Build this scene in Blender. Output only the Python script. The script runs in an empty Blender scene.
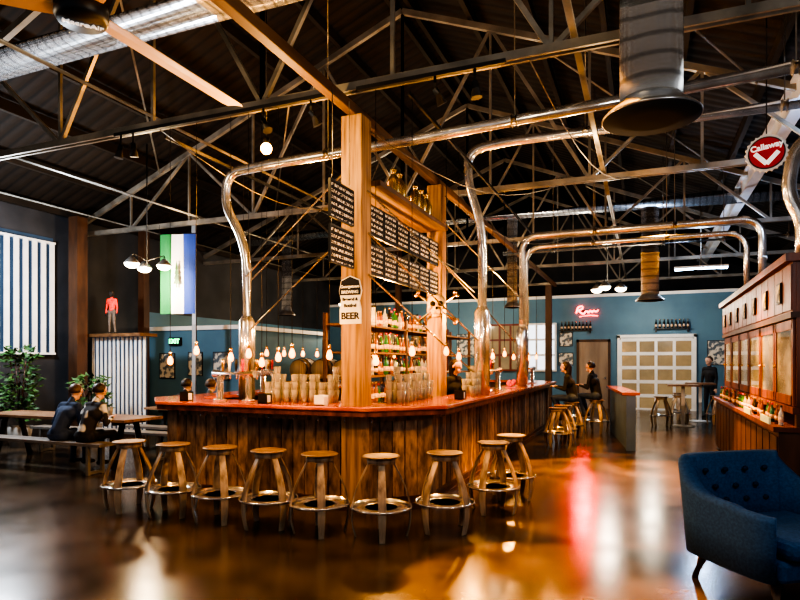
import bpy, math, random
import numpy as np
from mathutils import Vector, Matrix
random.seed(7)
S=bpy.context.scene; COL=S.collection
V=Vector
# ------------------------------------------------------------ materials
def _new(name):
    m=bpy.data.materials.new(name); m.use_nodes=True
    nt=m.node_tree; b=nt.nodes['Principled BSDF']; return m,nt,b
def mat(name,c1,c2=None,rough=.5,metal=0,scale=(5,5,5),bump=0,emit=0,isl=0,ramp=(.35,.65),trans=0,detail=5,rvar=0,bdist=.01,ecol=None,coat=0):
    m,nt,b=_new(name); N=nt.nodes; L=nt.links
    b.inputs['Roughness'].default_value=rough; b.inputs['Metallic'].default_value=metal
    b.inputs['Base Color'].default_value=(*c1,1)
    b.inputs['Transmission Weight'].default_value=trans
    b.inputs['Coat Weight'].default_value=coat
    if emit:
        b.inputs['Emission Color'].default_value=(*(ecol or c1),1); b.inputs['Emission Strength'].default_value=emit
    if c2 or bump or rvar:
        tc=N.new('ShaderNodeTexCoord'); mp=N.new('ShaderNodeMapping'); mp.inputs['Scale'].default_value=scale
        no=N.new('ShaderNodeTexNoise'); no.inputs['Scale'].default_value=1; no.inputs['Detail'].default_value=detail
        L.new(tc.outputs['Object'],mp.inputs[0]); L.new(mp.outputs[0],no.inputs['Vector'])
        if c2:
            r=N.new('ShaderNodeValToRGB'); r.color_ramp.elements[0].position=ramp[0]; r.color_ramp.elements[1].position=ramp[1]
            r.color_ramp.elements[0].color=(*c1,1); r.color_ramp.elements[1].color=(*c2,1)
            L.new(no.outputs['Fac'],r.inputs[0]); out=r.outputs[0]
            if isl:
                g=N.new('ShaderNodeNewGeometry'); mr=N.new('ShaderNodeMapRange'); mr.inputs['To Min'].default_value=1-isl; mr.inputs['To Max'].default_value=1+isl
                h=N.new('ShaderNodeHueSaturation'); L.new(g.outputs['Random Per Island'],mr.inputs[0]); L.new(mr.outputs[0],h.inputs['Value']); L.new(out,h.inputs['Color']); out=h.outputs[0]
            L.new(out,b.inputs['Base Color'])
        if rvar:
            mr=N.new('ShaderNodeMapRange'); mr.inputs['To Min'].default_value=rough-rvar; mr.inputs['To Max'].default_value=rough+rvar
            L.new(no.outputs['Fac'],mr.inputs[0]); L.new(mr.outputs[0],b.inputs['Roughness'])
        if bump:
            bp=N.new('ShaderNodeBump'); bp.inputs['Strength'].default_value=bump; bp.inputs['Distance'].default_value=bdist
            L.new(no.outputs['Fac'],bp.inputs['Height']); L.new(bp.outputs[0],b.inputs['Normal'])
    return m
def banded(name,c1,c2,axis,period,rough,metal,bump=.5,dist=0,r2lo=.35,bd=.02):
    m,nt,b=_new(name); N=nt.nodes; L=nt.links
    b.inputs['Roughness'].default_value=rough; b.inputs['Metallic'].default_value=metal
    tc=N.new('ShaderNodeTexCoord'); w=N.new('ShaderNodeTexWave'); w.bands_direction=axis; w.inputs['Scale'].default_value=.314/period
    w.inputs['Distortion'].default_value=dist
    no=N.new('ShaderNodeTexNoise'); no.inputs['Scale'].default_value=1.7; no.inputs['Detail'].default_value=6
    r=N.new('ShaderNodeValToRGB'); r.color_ramp.elements[0].color=(*c1,1); r.color_ramp.elements[1].color=(*c2,1)
    r.color_ramp.elements[0].position=.02; r.color_ramp.elements[1].position=.25
    mx=N.new('ShaderNodeMix'); mx.data_type='RGBA'; mx.blend_type='MULTIPLY'; mx.inputs[0].default_value=.7
    L.new(tc.outputs['Object'],w.inputs['Vector']); L.new(tc.outputs['Object'],no.inputs['Vector'])
    L.new(w.outputs['Fac'],r.inputs[0]); L.new(r.outputs[0],mx.inputs[6])
    r2=N.new('ShaderNodeValToRGB'); r2.color_ramp.elements[0].position=.3; r2.color_ramp.elements[1].position=.6
    r2.color_ramp.elements[0].color=(r2lo,r2lo,r2lo,1)
    L.new(no.outputs['Fac'],r2.inputs[0]); L.new(r2.outputs[0],mx.inputs[7])
    L.new(mx.outputs[2],b.inputs['Base Color'])
    bp=N.new('ShaderNodeBump'); bp.inputs['Strength'].default_value=bump; bp.inputs['Distance'].default_value=bd
    L.new(w.outputs['Fac'],bp.inputs['Height']); L.new(bp.outputs[0],b.inputs['Normal'])
    return m
def chalk(name):
    m,nt,b=_new(name); N=nt.nodes; L=nt.links
    b.inputs['Roughness'].default_value=.7
    tc=N.new('ShaderNodeTexCoord'); sx=N.new('ShaderNodeSeparateXYZ'); L.new(tc.outputs['Object'],sx.inputs[0])
    def M(op,a,bv=None,c=None):
        n=N.new('ShaderNodeMath'); n.operation=op
        for i,v in enumerate((a,bv)):
            if v is None: continue
            if isinstance(v,(int,float)): n.inputs[i].default_value=v
            else: L.new(v,n.inputs[i])
        return n.outputs[0]
    row=M('GREATER_THAN',M('SINE',M('MULTIPLY',sx.outputs['Z'],2*math.pi/.062)),.1)
    mp=N.new('ShaderNodeMapping'); mp.inputs['Scale'].default_value=(1,44,34); L.new(tc.outputs['Object'],mp.inputs[0])
    no=N.new('ShaderNodeTexNoise'); no.inputs['Scale'].default_value=1; no.inputs['Detail'].default_value=2; L.new(mp.outputs[0],no.inputs['Vector'])
    t=M('GREATER_THAN',no.outputs['Fac'],.5)
    f=M('MULTIPLY',row,t)
    mx=N.new('ShaderNodeMix'); mx.data_type='RGBA'; mx.inputs[6].default_value=(.006,.006,.008,1); mx.inputs[7].default_value=(.95,.9,.78,1)
    L.new(f,mx.inputs[0]); L.new(mx.outputs[2],b.inputs['Base Color']); return m

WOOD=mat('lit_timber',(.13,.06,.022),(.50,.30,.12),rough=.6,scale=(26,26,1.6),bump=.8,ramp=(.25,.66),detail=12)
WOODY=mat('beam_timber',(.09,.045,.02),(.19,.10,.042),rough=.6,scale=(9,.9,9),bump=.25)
PLANK=mat('reclaimed_planks',(.06,.032,.019),(.44,.27,.155),rough=.68,scale=(16,16,5.5),bump=.9,isl=.6,ramp=(.28,.76),detail=12)
DKWOOD=mat('dark_brown_wood',(.045,.02,.011),(.10,.045,.022),rough=.5,scale=(6,6,1.5),bump=.2)
REDWOOD=mat('red_brown_wood',(.065,.019,.009),(.21,.065,.027),rough=.42,scale=(9,9,1.0),bump=.25,isl=.3,detail=8)
COUNTER=mat('varnished_counter',(.38,.065,.02),(.60,.16,.04),rough=.2,scale=(3,3,3),coat=.25)
STOOLW=mat('oak_stave',(.15,.095,.06),(.58,.44,.29),rough=.5,scale=(14,14,2),bump=.3,isl=.4,detail=8)
STOOLS=mat('stool_seat_wood',(.10,.06,.036),(.27,.18,.105),rough=.38,scale=(4,20,4),bump=.2)
TABLEW=mat('table_wood',(.17,.085,.045),(.33,.20,.12),rough=.35,scale=(1.5,12,12),isl=.25)
BENCHW=mat('grey_bench_wood',(.13,.11,.10),(.24,.21,.18),rough=.5,scale=(1.5,12,12),isl=.25)
FLOOR=mat('polished_concrete',(.018,.013,.010),(.120,.082,.052),rough=.21,scale=(1.7,1.7,1.7),detail=10,rvar=.08,ramp=(.26,.78))
BLUE=mat('blue_grey_paint',(.08,.18,.28),(.115,.25,.36),rough=.6,scale=(.7,.7,.7))
BLUE2=mat('slate_blue_panel',(.09,.15,.27),(.12,.19,.33),rough=.6,scale=(2,2,2))
GREYP=mat('dark_wall_paint',(.03,.035,.045),(.06,.065,.078),rough=.7,scale=(1,1,1))
WHITE=mat('white_paint',(.76,.78,.80),(.86,.87,.88),rough=.5,scale=(3,3,3))
LETW=mat('glowing_white_lettering',(.92,.92,.92),rough=.5,emit=.3)  # painted letters with a little glow added, though they are no lamp
STEEL=mat('painted_truss_steel',(.16,.15,.13),(.36,.335,.29),rough=.34,metal=.35,scale=(2,2,2))
BSTEEL=mat('pale_steel_beam',(.6,.7,.9),(.8,.88,1),rough=.4,metal=.0,scale=(2,2,2))
GALV=mat('galvanised_pipe',(.66,.65,.63),(.95,.94,.91),rough=.19,metal=.8,scale=(6,6,6),bump=.05)
DGALV=mat('dull_zinc',(.30,.29,.28),(.48,.46,.44),rough=.3,metal=.8,scale=(6,6,6))
CHROME=mat('chrome',(.85,.85,.85),rough=.12,metal=.9)
BLACK=mat('black_metal',(.012,.012,.013),rough=.45)
MBLACK=mat('matt_black',(.005,.005,.005),rough=.95)
BLACKP=mat('purlin_dark',(.010,.008,.006),(.028,.019,.013),rough=.7,scale=(4,.5,4))
DUCTX=banded('spiral_duct_cross',(.36,.37,.39),(.78,.80,.83),'X',.13,.25,.75,bump=.15,r2lo=.7,bd=.005)
DUCTZ=banded('spiral_duct_drop',(.48,.48,.48),(.88,.88,.87),'Z',.17,.18,.85,bump=.06,r2lo=.85,bd=.003)
ROOF=banded('roof_deck',(.003,.002,.002),(.017,.010,.006),'Y',.24,.8,0,.8,.4)
CHALK=chalk('chalkboard_menu')
BULB=mat('glowing_bulb',(1,.40,.06),emit=4.5,ecol=(1,.30,.025))
GLOBE=mat('frosted_globe',(1,.93,.8),emit=5,ecol=(1,.85,.6))
DAY=mat('daylight_pane',(.8,.9,1),emit=.9,ecol=(.75,.85,1))
DAYB=mat('dark_glass_wall',(.02,.04,.07),(.04,.07,.11),rough=.3,scale=(1,1,1),emit=.06,ecol=(.35,.55,.9))
WARMP=mat('glowing_warm_pane',(.16,.12,.075),(.05,.045,.04),rough=.12,emit=.16,ecol=(1,.68,.32),scale=(1.6,1,2.0))  # glow put into the panes in place of warm light reflected in glass
TUBE=mat('tube_light',(.7,.85,1),emit=14,ecol=(.45,.7,1))
NEON=mat('red_neon',(1,.05,.03),emit=9,ecol=(1,.01,.005))
PINT=mat('pint_glass',(.95,.92,.84),rough=.04,trans=.72)
CABG=mat('cabinet_glass',(.16,.17,.165),(.66,.67,.64),rough=.05,metal=.4,scale=(.6,1.3,1.8),ramp=(.40,.62),detail=3)  # pale and dark mottling paints reflections into the panes
B1=mat('bottle_amber',(.35,.12,.02),rough=.1,trans=.3)
B2=mat('bottle_green',(.04,.2,.07),rough=.1,trans=.3)
B3=mat('bottle_clear',(.75,.77,.75),rough=.1,trans=.5)
B4=mat('bottle_dark',(.02,.015,.015),rough=.12)
LABELM=mat('paper_label',(.85,.8,.68),(.6,.3,.15),rough=.7,scale=(30,30,30))
GOLD=mat('brass',(.85,.55,.18),rough=.25,metal=.9)
CREAM=mat('weathered_bone',(.70,.52,.26),(.40,.26,.11),rough=.6,scale=(18,18,18))
NAVY=mat('armchair_fabric',(.015,.065,.17),(.028,.100,.24),rough=.85,scale=(60,60,60),bump=.2)
BTN=mat('button_fabric',(.006,.03,.08),rough=.8)
LEAF=mat('leaf_green',(.02,.06,.02),(.06,.15,.04),rough=.5,scale=(5,5,5),isl=.5)
POT=mat('plant_pot',(.25,.24,.22),(.35,.33,.3),rough=.8,scale=(6,6,6))
RED=mat('sign_red',(.60,.015,.015),rough=.5)
DOORM=mat('brown_door',(.26,.19,.14),(.34,.26,.19),rough=.5,scale=(6,6,1))
MAROON=mat('maroon_frame',(.16,.03,.022),rough=.5)
POSTER=mat('poster_print',(.7,.66,.58),(.12,.16,.2),rough=.6,scale=(9,9,9),detail=2,ramp=(.45,.55))
CARD=mat('pale_green_card',(.45,.65,.5),(.6,.75,.65),rough=.6,scale=(9,9,9))
FGREEN=mat('flag_green',(.012,.17,.05),rough=.8); FWHITE=mat('flag_white',(.66,.70,.74),rough=.8); FBLUE=mat('flag_blue',(.02,.06,.34),rough=.8)
EXITG=mat('exit_green',(.05,.9,.3),emit=4,ecol=(.05,1,.3))
FANB=mat('fan_blade',(.78,.50,.27),(.90,.62,.36),rough=.4,scale=(2,2,2))
SKIN=mat('skin',(.62,.36,.25),(.68,.42,.3),rough=.5,scale=(8,8,8))
HAIRD=mat('dark_hair',(.02,.013,.009),(.05,.03,.02),rough=.5,scale=(30,30,30)); HAIRB=mat('brown_hair',(.06,.032,.018),(.11,.06,.03),rough=.5,scale=(30,30,30))
def cloth(n,c): return mat('cloth_'+n,c,tuple(min(1,x*1.35+.005) for x in c),rough=.85,scale=(14,14,14),bump=.15)
SHOE=cloth('shoes',(.03,.03,.03)); JEANS=cloth('jeans',(.03,.05,.10)); CBLACK=cloth('black',(.015,.015,.018)); CNAVY=cloth('navy',(.025,.045,.10)); CRED=cloth('red',(.75,.03,.015)); CGREY=cloth('grey',(.10,.11,.12)); CPINK=cloth('pink',(.75,.12,.2)); CKHAKI=cloth('khaki',(.12,.10,.09))
CJERSEY=mat('cloth_black_white',(.02,.02,.025),(.6,.62,.62),rough=.85,scale=(5,5,5),ramp=(.52,.58),detail=1)

# ------------------------------------------------------------ mesh builder
def frame(d):
    d=d.normalized(); up=V((0,0,1)) if abs(d.z)<.95 else V((0,1,0))
    x=d.cross(up).normalized(); y=x.cross(d).normalized(); return x,y,d
class MB:
    def __init__(s): s.v=[]; s.f=[]; s.m=[]; s.sm=[]; s.k=0
    def add(s,vs,fs,smooth=False):
        o=len(s.v); s.v+=[tuple(p) for p in vs]
        for f in fs: s.f.append([i+o for i in f]); s.m.append(s.k); s.sm.append(smooth)
        return s
    def box(s,x0,x1,y0,y1,z0,z1):
        return s.add([(x,y,z) for z in (z0,z1) for y in (y0,y1) for x in (x0,x1)],[(0,2,3,1),(4,5,7,6),(0,1,5,4),(2,6,7,3),(0,4,6,2),(1,3,7,5)])
    def beam(s,a,b,w,h):
        a=V(a);b=V(b);x,y,d=frame(b-a)
        vs=[p+x*i*w/2+y*j*h/2 for p in (a,b) for j in (-1,1) for i in (-1,1)]
        return s.add(vs,[(0,2,3,1),(4,5,7,6),(0,1,5,4),(2,6,7,3),(0,4,6,2),(1,3,7,5)])
    def tube(s,pts,r,n=8):
        pts=[V(p) for p in pts]; rs=r if isinstance(r,(list,tuple)) else [r]*len(pts)
        x=None; vs=[]
        for i,p in enumerate(pts):
            d=(pts[min(i+1,len(pts)-1)]-pts[max(i-1,0)]).normalized()
            if x is None: x,y,_=frame(d)
            else:
                x=(x-d*x.dot(d)).normalized(); y=d.cross(x)
            for k in range(n):
                t=2*math.pi*k/n; vs.append(p+x*math.cos(t)*rs[i]+y*math.sin(t)*rs[i])
        fs=[(i*n+k,i*n+(k+1)%n,(i+1)*n+(k+1)%n,(i+1)*n+k) for i in range(len(pts)-1) for k in range(n)]
        s.add(vs,fs,True); o=len(s.v)-len(vs)
        s.f.append([o+k for k in range(n)][::-1]); s.f.append([o+(len(pts)-1)*n+k for k in range(n)])
        s.m+=[s.k]*2; s.sm+=[False]*2
        return s
    def cyl(s,a,b,r,r2=None,n=14): return s.tube([a,b],[r,r if r2 is None else r2],n)
    def lathe(s,prof,n=20,c=(0,0,0),smooth=True):
        vs=[(c[0]+r*math.cos(2*math.pi*k/n),c[1]+r*math.sin(2*math.pi*k/n),c[2]+z) for r,z in prof for k in range(n)]
        fs=[(i*n+k,i*n+(k+1)%n,(i+1)*n+(k+1)%n,(i+1)*n+k) for i in range(len(prof)-1) for k in range(n)]
        s.add(vs,fs,smooth)
        o=len(s.v)-len(vs)
        if prof[0][0]>1e-4: s.f.append([o+k for k in range(n)][::-1]); s.m.append(s.k); s.sm.append(False)
        if prof[-1][0]>1e-4: s.f.append([o+(len(prof)-1)*n+k for k in range(n)]); s.m.append(s.k); s.sm.append(False)
        return s
    def ball(s,c,r,n=14,fn=None):
        if not isinstance(r,(tuple,list)): r=(r,r,r)
        h=n//2; vs=[]
        for i in range(h+1):
            ph=math.pi*i/h
            for k in range(n):
                t=2*math.pi*k/n; d=V((math.sin(ph)*math.cos(t),math.sin(ph)*math.sin(t),-math.cos(ph)))
                q=fn(d) if fn else 1
                vs.append((c[0]+d.x*r[0]*q,c[1]+d.y*r[1]*q,c[2]+d.z*r[2]*q))
        return s.add(vs,[(i*n+k,i*n+(k+1)%n,(i+1)*n+(k+1)%n,(i+1)*n+k) for i in range(h) for k in range(n)],True)
    def capsule(s,a,b,ra,rb,n=12):
        a=V(a);b=V(b); 
        if (b-a).length<1e-5: b=a+V((0,0,1e-4))
        x,y,d=frame(b-a); vs=[]
        L=[(a,ra,math.pi/2*(1-i/4),-1) for i in range(5)]+[(b,rb,math.pi/2*(i/4),1) for i in range(5)]
        for p,r,t,sg in L:
            for k in range(n):
                u=2*math.pi*k/n; vs.append(p+d*sg*math.sin(t)*r+(x*math.cos(u)+y*math.sin(u))*max(math.cos(t),.02)*r)
        return s.add(vs,[tuple(range(n))[::-1],tuple(range(9*n,10*n))]+[(i*n+k,i*n+(k+1)%n,(i+1)*n+(k+1)%n,(i+1)*n+k) for i in range(9) for k in range(n)],True)
    def ring(s,O,I,z0,z1):
        n=len(O); vs=[(p[0],p[1],z) for z in (z0,z1) for P in (O,I) for p in P]
        fs=[]
        for i in range(n):
            j=(i+1)%n
            fs+=[(2*n+i,2*n+j,3*n+j,3*n+i),(i,n+i,n+j,j),(i,j,2*n+j,2*n+i),(n+i,3*n+i,3*n+j,n+j)]
        return s.add(vs,fs)
    def prismY(s,poly,y0,y1):
        n=len(poly); vs=[(p[0],y,p[1]) for y in (y0,y1) for p in poly]
        return s.add(vs,[tuple(range(n)),tuple(range(n,2*n))[::-1]]+[(i,n+i,n+(i+1)%n,(i+1)%n) for i in range(n)])
    def mesh(s,name,mats):
        me=bpy.data.meshes.new(name); me.from_pydata(s.v,[],s.f)
        if not isinstance(mats,(list,tuple)): mats=[mats]
        for m in mats: me.materials.append(m)
        me.polygons.foreach_set('material_index',s.m); me.polygons.foreach_set('use_smooth',s.sm); me.update(); return me
    def obj(s,name,mats,parent=None,label=None,cat=None,loc=(0,0,0),rz=0,group=None,kind=None,bevel=0):
        o=bpy.data.objects.new(name,s.mesh(name,mats)); COL.objects.link(o)
        o.location=loc; o.rotation_euler=(0,0,rz)
        if parent: o.parent=parent
        if bevel:
            b=o.modifiers.new('bevel','BEVEL'); b.width=bevel; b.segments=2; b.limit_method='ANGLE'
        props(o,label,cat,group,kind); return o
def props(o,label=None,cat=None,group=None,kind=None):
    if label: o['label']=label
    if cat: o['category']=cat
    if group: o['group']=group
    if kind: o['kind']=kind
def T(name,label,cat,loc=(0,0,0),rz=0,group=None):
    o=bpy.data.objects.new(name,None); COL.objects.link(o); o.empty_display_size=.1
    o.location=loc; o.rotation_euler=(0,0,rz); props(o,label,cat,group); return o
def dup(root,loc,rz=0,label=None,scale=None,group=None):
    def rec(o,par):
        c=o.copy(); COL.objects.link(c)
        if par: c.parent=par
        for ch in kids.get(o.name,[]): rec(ch,c)
        return c
    kids={}
    for o in root.children_recursive: kids.setdefault(o.parent.name,[]).append(o)
    n=rec(root,None); n.location=loc; n.rotation_euler=(0,0,rz)
    if label: n['label']=label
    if group: n['group']=group
    if scale: n.scale=(scale,)*3
    return n
def fillet(pts,r,n=6):
    pts=[V(p) for p in pts]; out=[pts[0]]
    for i in range(1,len(pts)-1):
        p=pts[i]; a=(pts[i-1]-p); b=(pts[i+1]-p); rr=min(r,a.length*.49,b.length*.49)
        a=p+a.normalized()*rr; b=p+b.normalized()*rr
        for k in range(n+1):
            t=k/n; out.append(a*(1-t)**2+p*2*t*(1-t)+b*t*t)
    out.append(pts[-1]); return out
def text(body,size,material,parent,loc,rot,name='lettering',ext=.004,bold=0):
    c=bpy.data.curves.new(name,'FONT'); c.body=body; c.size=size; c.extrude=ext; c.offset=bold; c.align_x='CENTER'; c.align_y='CENTER'
    t=bpy.data.objects.new('tmp',c); COL.objects.link(t); bpy.context.view_layer.update()
    me=bpy.data.meshes.new_from_object(t.evaluated_get(bpy.context.evaluated_depsgraph_get()))
    bpy.data.objects.remove(t); me.materials.clear(); me.materials.append(material)
    o=bpy.data.objects.new(name,me); COL.objects.link(o); o.parent=parent; o.location=loc; o.rotation_euler=rot; return o
def light(kind,loc,power,color,size=.1,rot=None,spot=None,blend=.5):
    l=bpy.data.lights.new('lamp_or_fill',kind); l.energy=power; l.color=color
    if kind=='AREA': l.shape='DISK'; l.size=size
    else: l.shadow_soft_size=size
    if spot: l.spot_size=spot; l.spot_blend=blend
    o=bpy.data.objects.new('lamp_or_fill',l); COL.objects.link(o); o.location=loc
    if rot is not None:
        o.rotation_euler=(V(rot)-V(loc)).to_track_quat('-Z','Y').to_euler()
    return o

# ------------------------------------------------------------ setting
X0,X1,Y0,Y1=-12.0,4.0,-3.0,26.0; RX,RZ,EZ=-4.0,8.2,5.0
MB().box(X0-.2,X1+.2,Y0,Y1+.2,-.1,0).obj('floor',FLOOR,kind='structure')
MB().box(X0-.2,X0,Y0,Y1,0,EZ).obj('wall_left',GREYP,kind='structure')
MB().box(X1,X1+.2,Y0,Y1,0,EZ).obj('wall_right',GREYP,kind='structure')
MB().prismY([(X0,0),(X1,0),(X1,EZ),(RX,RZ),(X0,EZ)],Y1,Y1+.2).obj('wall_end',GREYP,kind='structure')
m=MB(); m.prismY([(X0-.2,EZ-.08),(RX,RZ),(X1+.2,EZ-.08),(X1+.2,EZ+.04),(RX,RZ+.12),(X0-.2,EZ+.04)],Y0,Y1+.2).obj('ceiling',ROOF,kind='structure')
BY=21.8
MB().box(X0,X1,BY,BY+.15,0,3.85).obj('wall_back',BLUE,kind='structure')
MB().box(X0,X1,BY-.04,BY+.19,3.85,3.95).obj('trim_1',WHITE,kind='structure')
MB().box(X0,-9.06,12,16,0,2.4).obj('wall_partition',BLUE,kind='structure')
MB().box(X0,-8.98,11.93,16.07,2.4,2.5).obj('trim_2',WHITE,kind='structure')
MB().box(X0,X0+.04,12.0,BY,2.5,2.9).obj('trim_3',BLUE,kind='structure')
# garage door
m=MB(); x0,x1=-.74,1.48
for i in range(5):
    x=x0+(x1-x0)*i/4; m.box(x-.045,x+.045,BY-.09,BY-.02,0,2.35)
for i in range(6):
    z=2.35*i/5; m.box(x0,x1,BY-.085,BY-.02,max(0,z-.055),z+.055)
m.box(x0-.1,x0-.02,BY-.1,BY,0,2.5); m.box(x1+.02,x1+.1,BY-.1,BY,0,2.5); m.box(x0-.1,x1+.1,BY-.1,BY,2.42,2.52)
m.k=1; m.box(x0,x1,BY-.05,BY-.01,0,2.35); m.obj('door_1',[WHITE,WARMP],kind='structure')
m=MB(); m.box(-2.1,-1.14,BY-.05,BY,0,2.3); m.k=1; m.box(-2.18,-2.1,BY-.08,BY,0,2.38);m.box(-1.14,-1.06,BY-.08,BY,0,2.38);m.box(-2.18,-1.06,BY-.08,BY,2.3,2.38); m.k=2; m.ball((-1.24,BY-.09,1.05),.04)
m.obj('door_2',[DOORM,DKWOOD,CHROME],kind='structure')
def window(n,xa,xb,z0,z1,y,nx,nz,fr,gl):
    m=MB()
    for i in range(nx+1):
        x=xa+(xb-xa)*i/nx; m.box(x-.035,x+.035,y-.08,y-.01,z0,z1)
    for i in range(nz+1):
        z=z0+(z1-z0)*i/nz; m.box(xa-.035,xb+.035,y-.085,y-.01,z-.035,z+.035)
    m.k=1; m.box(xa,xb,y-.04,y-.005,z0,z1); return m.obj('window_%d'%n,[fr,gl],kind='structure')
window(1,-5.3,-4.1,1.3,2.95,BY,3,3,MAROON,WARMP); window(2,-3.9,-2.9,1.3,2.95,BY,3,3,WHITE,DAY)
window(3,-10.2,-8.9,1.2,2.8,BY,3,3,MAROON,WARMP); window(4,-8.3,-6.9,1.2,2.8,BY,3,3,MAROON,WARMP)
MB().box(X0,X0+.03,4.5,9.3,1.75,4.3).obj('window_5',DAYB,kind='structure')
T0=T('slatted_screen','tall white vertical slats in front of dark glass','screen',(X0+.12,6.9,0))
for i in range(24):
    y=-2.3+.2*i; MB().box(-.01,.01,y-.055,y+.055,1.8,4.15).obj('slat',WHITE,T0)
MB().box(-.12,.03,-2.37,2.37,4.15,4.19).obj('top_rail',WHITE,T0); MB().box(-.12,.03,-2.37,2.37,1.76,1.8).obj('bottom_rail',WHITE,T0)
T0=T('slatted_partition','white slatted partition with a wooden top board','partition')
for i in range(13): MB().box(-11.5+i*.125,-11.44+i*.125,9.89,9.91,.1,2.15).obj('slat',WHITE,T0)
MB().box(-11.55,-9.9,9.84,9.96,0,.1).obj('base',DKWOOD,T0); MB().box(-11.55,-9.95,9.935,9.955,.1,2.15).obj('back_panel',DAYB,T0); MB().box(-11.6,-9.85,9.65,10.15,2.15,2.22).obj('top_board',WOODY,T0)  # back panel is a dark sheet added so the slat gaps read dark

# ------------------------------------------------------------ roof structure
def roofz(x): return RZ-.4*abs(x-RX)
for sgn in (-1,1):
    for k in range(0,8):
        x=RX+sgn*(.15+k*1.1); z=roofz(x)-.16
        m=MB(); m.box(-.04,.04,Y0,Y1,-.09,.09)
        m.obj('roof_purlin',BLACKP,label='dark timber purlin under the roof deck',cat='beam',loc=(x,0,z),group='roof purlins')
def truss():
    m=MB(); 
    for dy in (-.04,.04): m.beam((X0,dy,4.5),(X1,dy,4.5),.03,.085)
    m.beam((X0,0,4.68),(RX,0,RZ-.34),.08,.1); m.beam((RX,0,RZ-.34),(X1,0,4.68),.08,.1)
    top=lambda x: RZ-.34-.4*abs(x-RX)*(3.18/3.2)
    for sgn in (-1,1):
        xs=[0,1.6,3.2,4.8,6.4]
        for i,u in enumerate(xs):
            x=RX+sgn*u
            m.beam((x,0,4.5),(x,0,top(x)),.04,.04)
            if i<4:
                m.beam((x,0,4.5),(RX+sgn*xs[i+1],0,top(RX+sgn*xs[i+1])),.05,.05) if i%2==0 else m.beam((x,0,top(x)),(RX+sgn*xs[i+1],0,4.5),.05,.05)
    return m
TY=[1.45,5.7,9.95,14.2,18.45,22.7]
for y in TY:
    truss().obj('roof_truss',STEEL,label='grey steel roof truss spanning the hall',cat='roof truss',loc=(0,y,0),group='roof trusses')
for i in range(5):
    for sgn in (-1,1):
        xa=RX+sgn*2.4; xb=RX+sgn*5.5
        m=MB(); m.cyl((xa,TY[i]+.1,roofz(xa)-.42),(xb,TY[i+1]-.1,roofz(xb)-.42),.018,n=6)
        m.obj('brace_rod',STEEL,label='thin diagonal steel rod under the roof',cat='brace',group='roof brace rods')
for x,z,r in ((-8.6,4.62,.03),(-5.6,4.62,.025),(-.6,4.62,.035),(-10.6,4.62,.03)):
    MB().cyl((x,Y0,z),(x,Y1,z),r,n=8).obj('ceiling_conduit',STEEL,label='long thin grey conduit running under the roof',cat='pipe',group='ceiling conduits')
m=MB(); m.box(1.91,2.09,Y0,Y1,5.14,5.18); m.box(1.91,2.09,Y0,Y1,5.52,5.56); m.box(1.985,2.015,Y0,Y1,5.18,5.52)
m.obj('steel_beam',BSTEEL,label='pale blue white steel beam along the roof',cat='beam')
for y,w in ((5.87,.25),(8.61,.24)):
    MB().box(-w/2,w/2,-w/2,w/2,0,4.25).obj('timber_post',WOOD,label='tall square golden timber post rising through the bar',cat='post',loc=(-2.9,y,0),bevel=.012,group='timber posts')
MB().box(-2.95,-2.85,2.2,21.7,4.25,4.36).obj('timber_beam',WOODY,label='long timber beam resting on the bar posts',cat='beam',bevel=.008)
for x,y,w,h in ((-11.4,9.45,.26,4.9),(-11.3,11.2,.18,4.9),(-8.6,21.0,.2,6.0),(-3.0,20.8,.2,4.2)):
    MB().box(-w/2,w/2,-w/2,w/2,0,min(h,roofz(x)-.5)).obj('wooden_column',DKWOOD,label='brown wooden column supporting the roof',cat='column',loc=(x,y,0),group='wooden columns')
MB().cyl((-9.5,10.9,0),(-9.5,10.9,4.9),.06).obj('steel_column',WHITE,label='slim pale steel column near the partition',cat='column')
T1=T('overhead_shelf','timber shelf frame hung between two posts above the bar','shelf')
MB().box(-3.12,-2.68,6.02,8.47,3.54,3.6).obj('shelf_board',WOODY,T1)
MB().box(-3.0,-2.95,6.0,8.49,3.28,3.36).obj('rail',WOODY,T1); MB().box(-3.0,-2.95,6.0,8.49,2.9,2.96).obj('rail',WOODY,T1)
def board(y,z,w,h):
    t=T('menu_board','black chalkboard menu with rows of chalk lettering','sign',(-2.83,y,z),group='menu boards')
    MB().box(0,.015,-w/2,w/2,-h/2,h/2).obj('writing_surface',CHALK,t)
    m=MB()
    for a in (-1,1): m.box(-.005,.022,a*w/2-.008,a*w/2+.008,-h/2,h/2); m.box(-.005,.022,-w/2,w/2,a*h/2-.008,a*h/2+.008)
    m.obj('frame',BLACK,t)
    for a in (-1,1): MB().cyl((0,a*w*.4,h/2),(0,a*w*.4,h/2+.06),.004,n=5).obj('hanging_wire',STEEL,t)
for i in range(6): board(6.22+i*.4,3.18,.36,.33)
for i in range(6): board(6.22+i*.4,2.74,.36,.32)
for z in (3.2,2.76): board(5.38,z,.5,.36)
for y in (5.2,5.56): MB().cyl((-2.83,y,3.43),(-2.83,y,4.3),.005).obj('board_cable',STEEL,label='thin cable holding the menu boards',cat='cable',group='cables')

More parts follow.
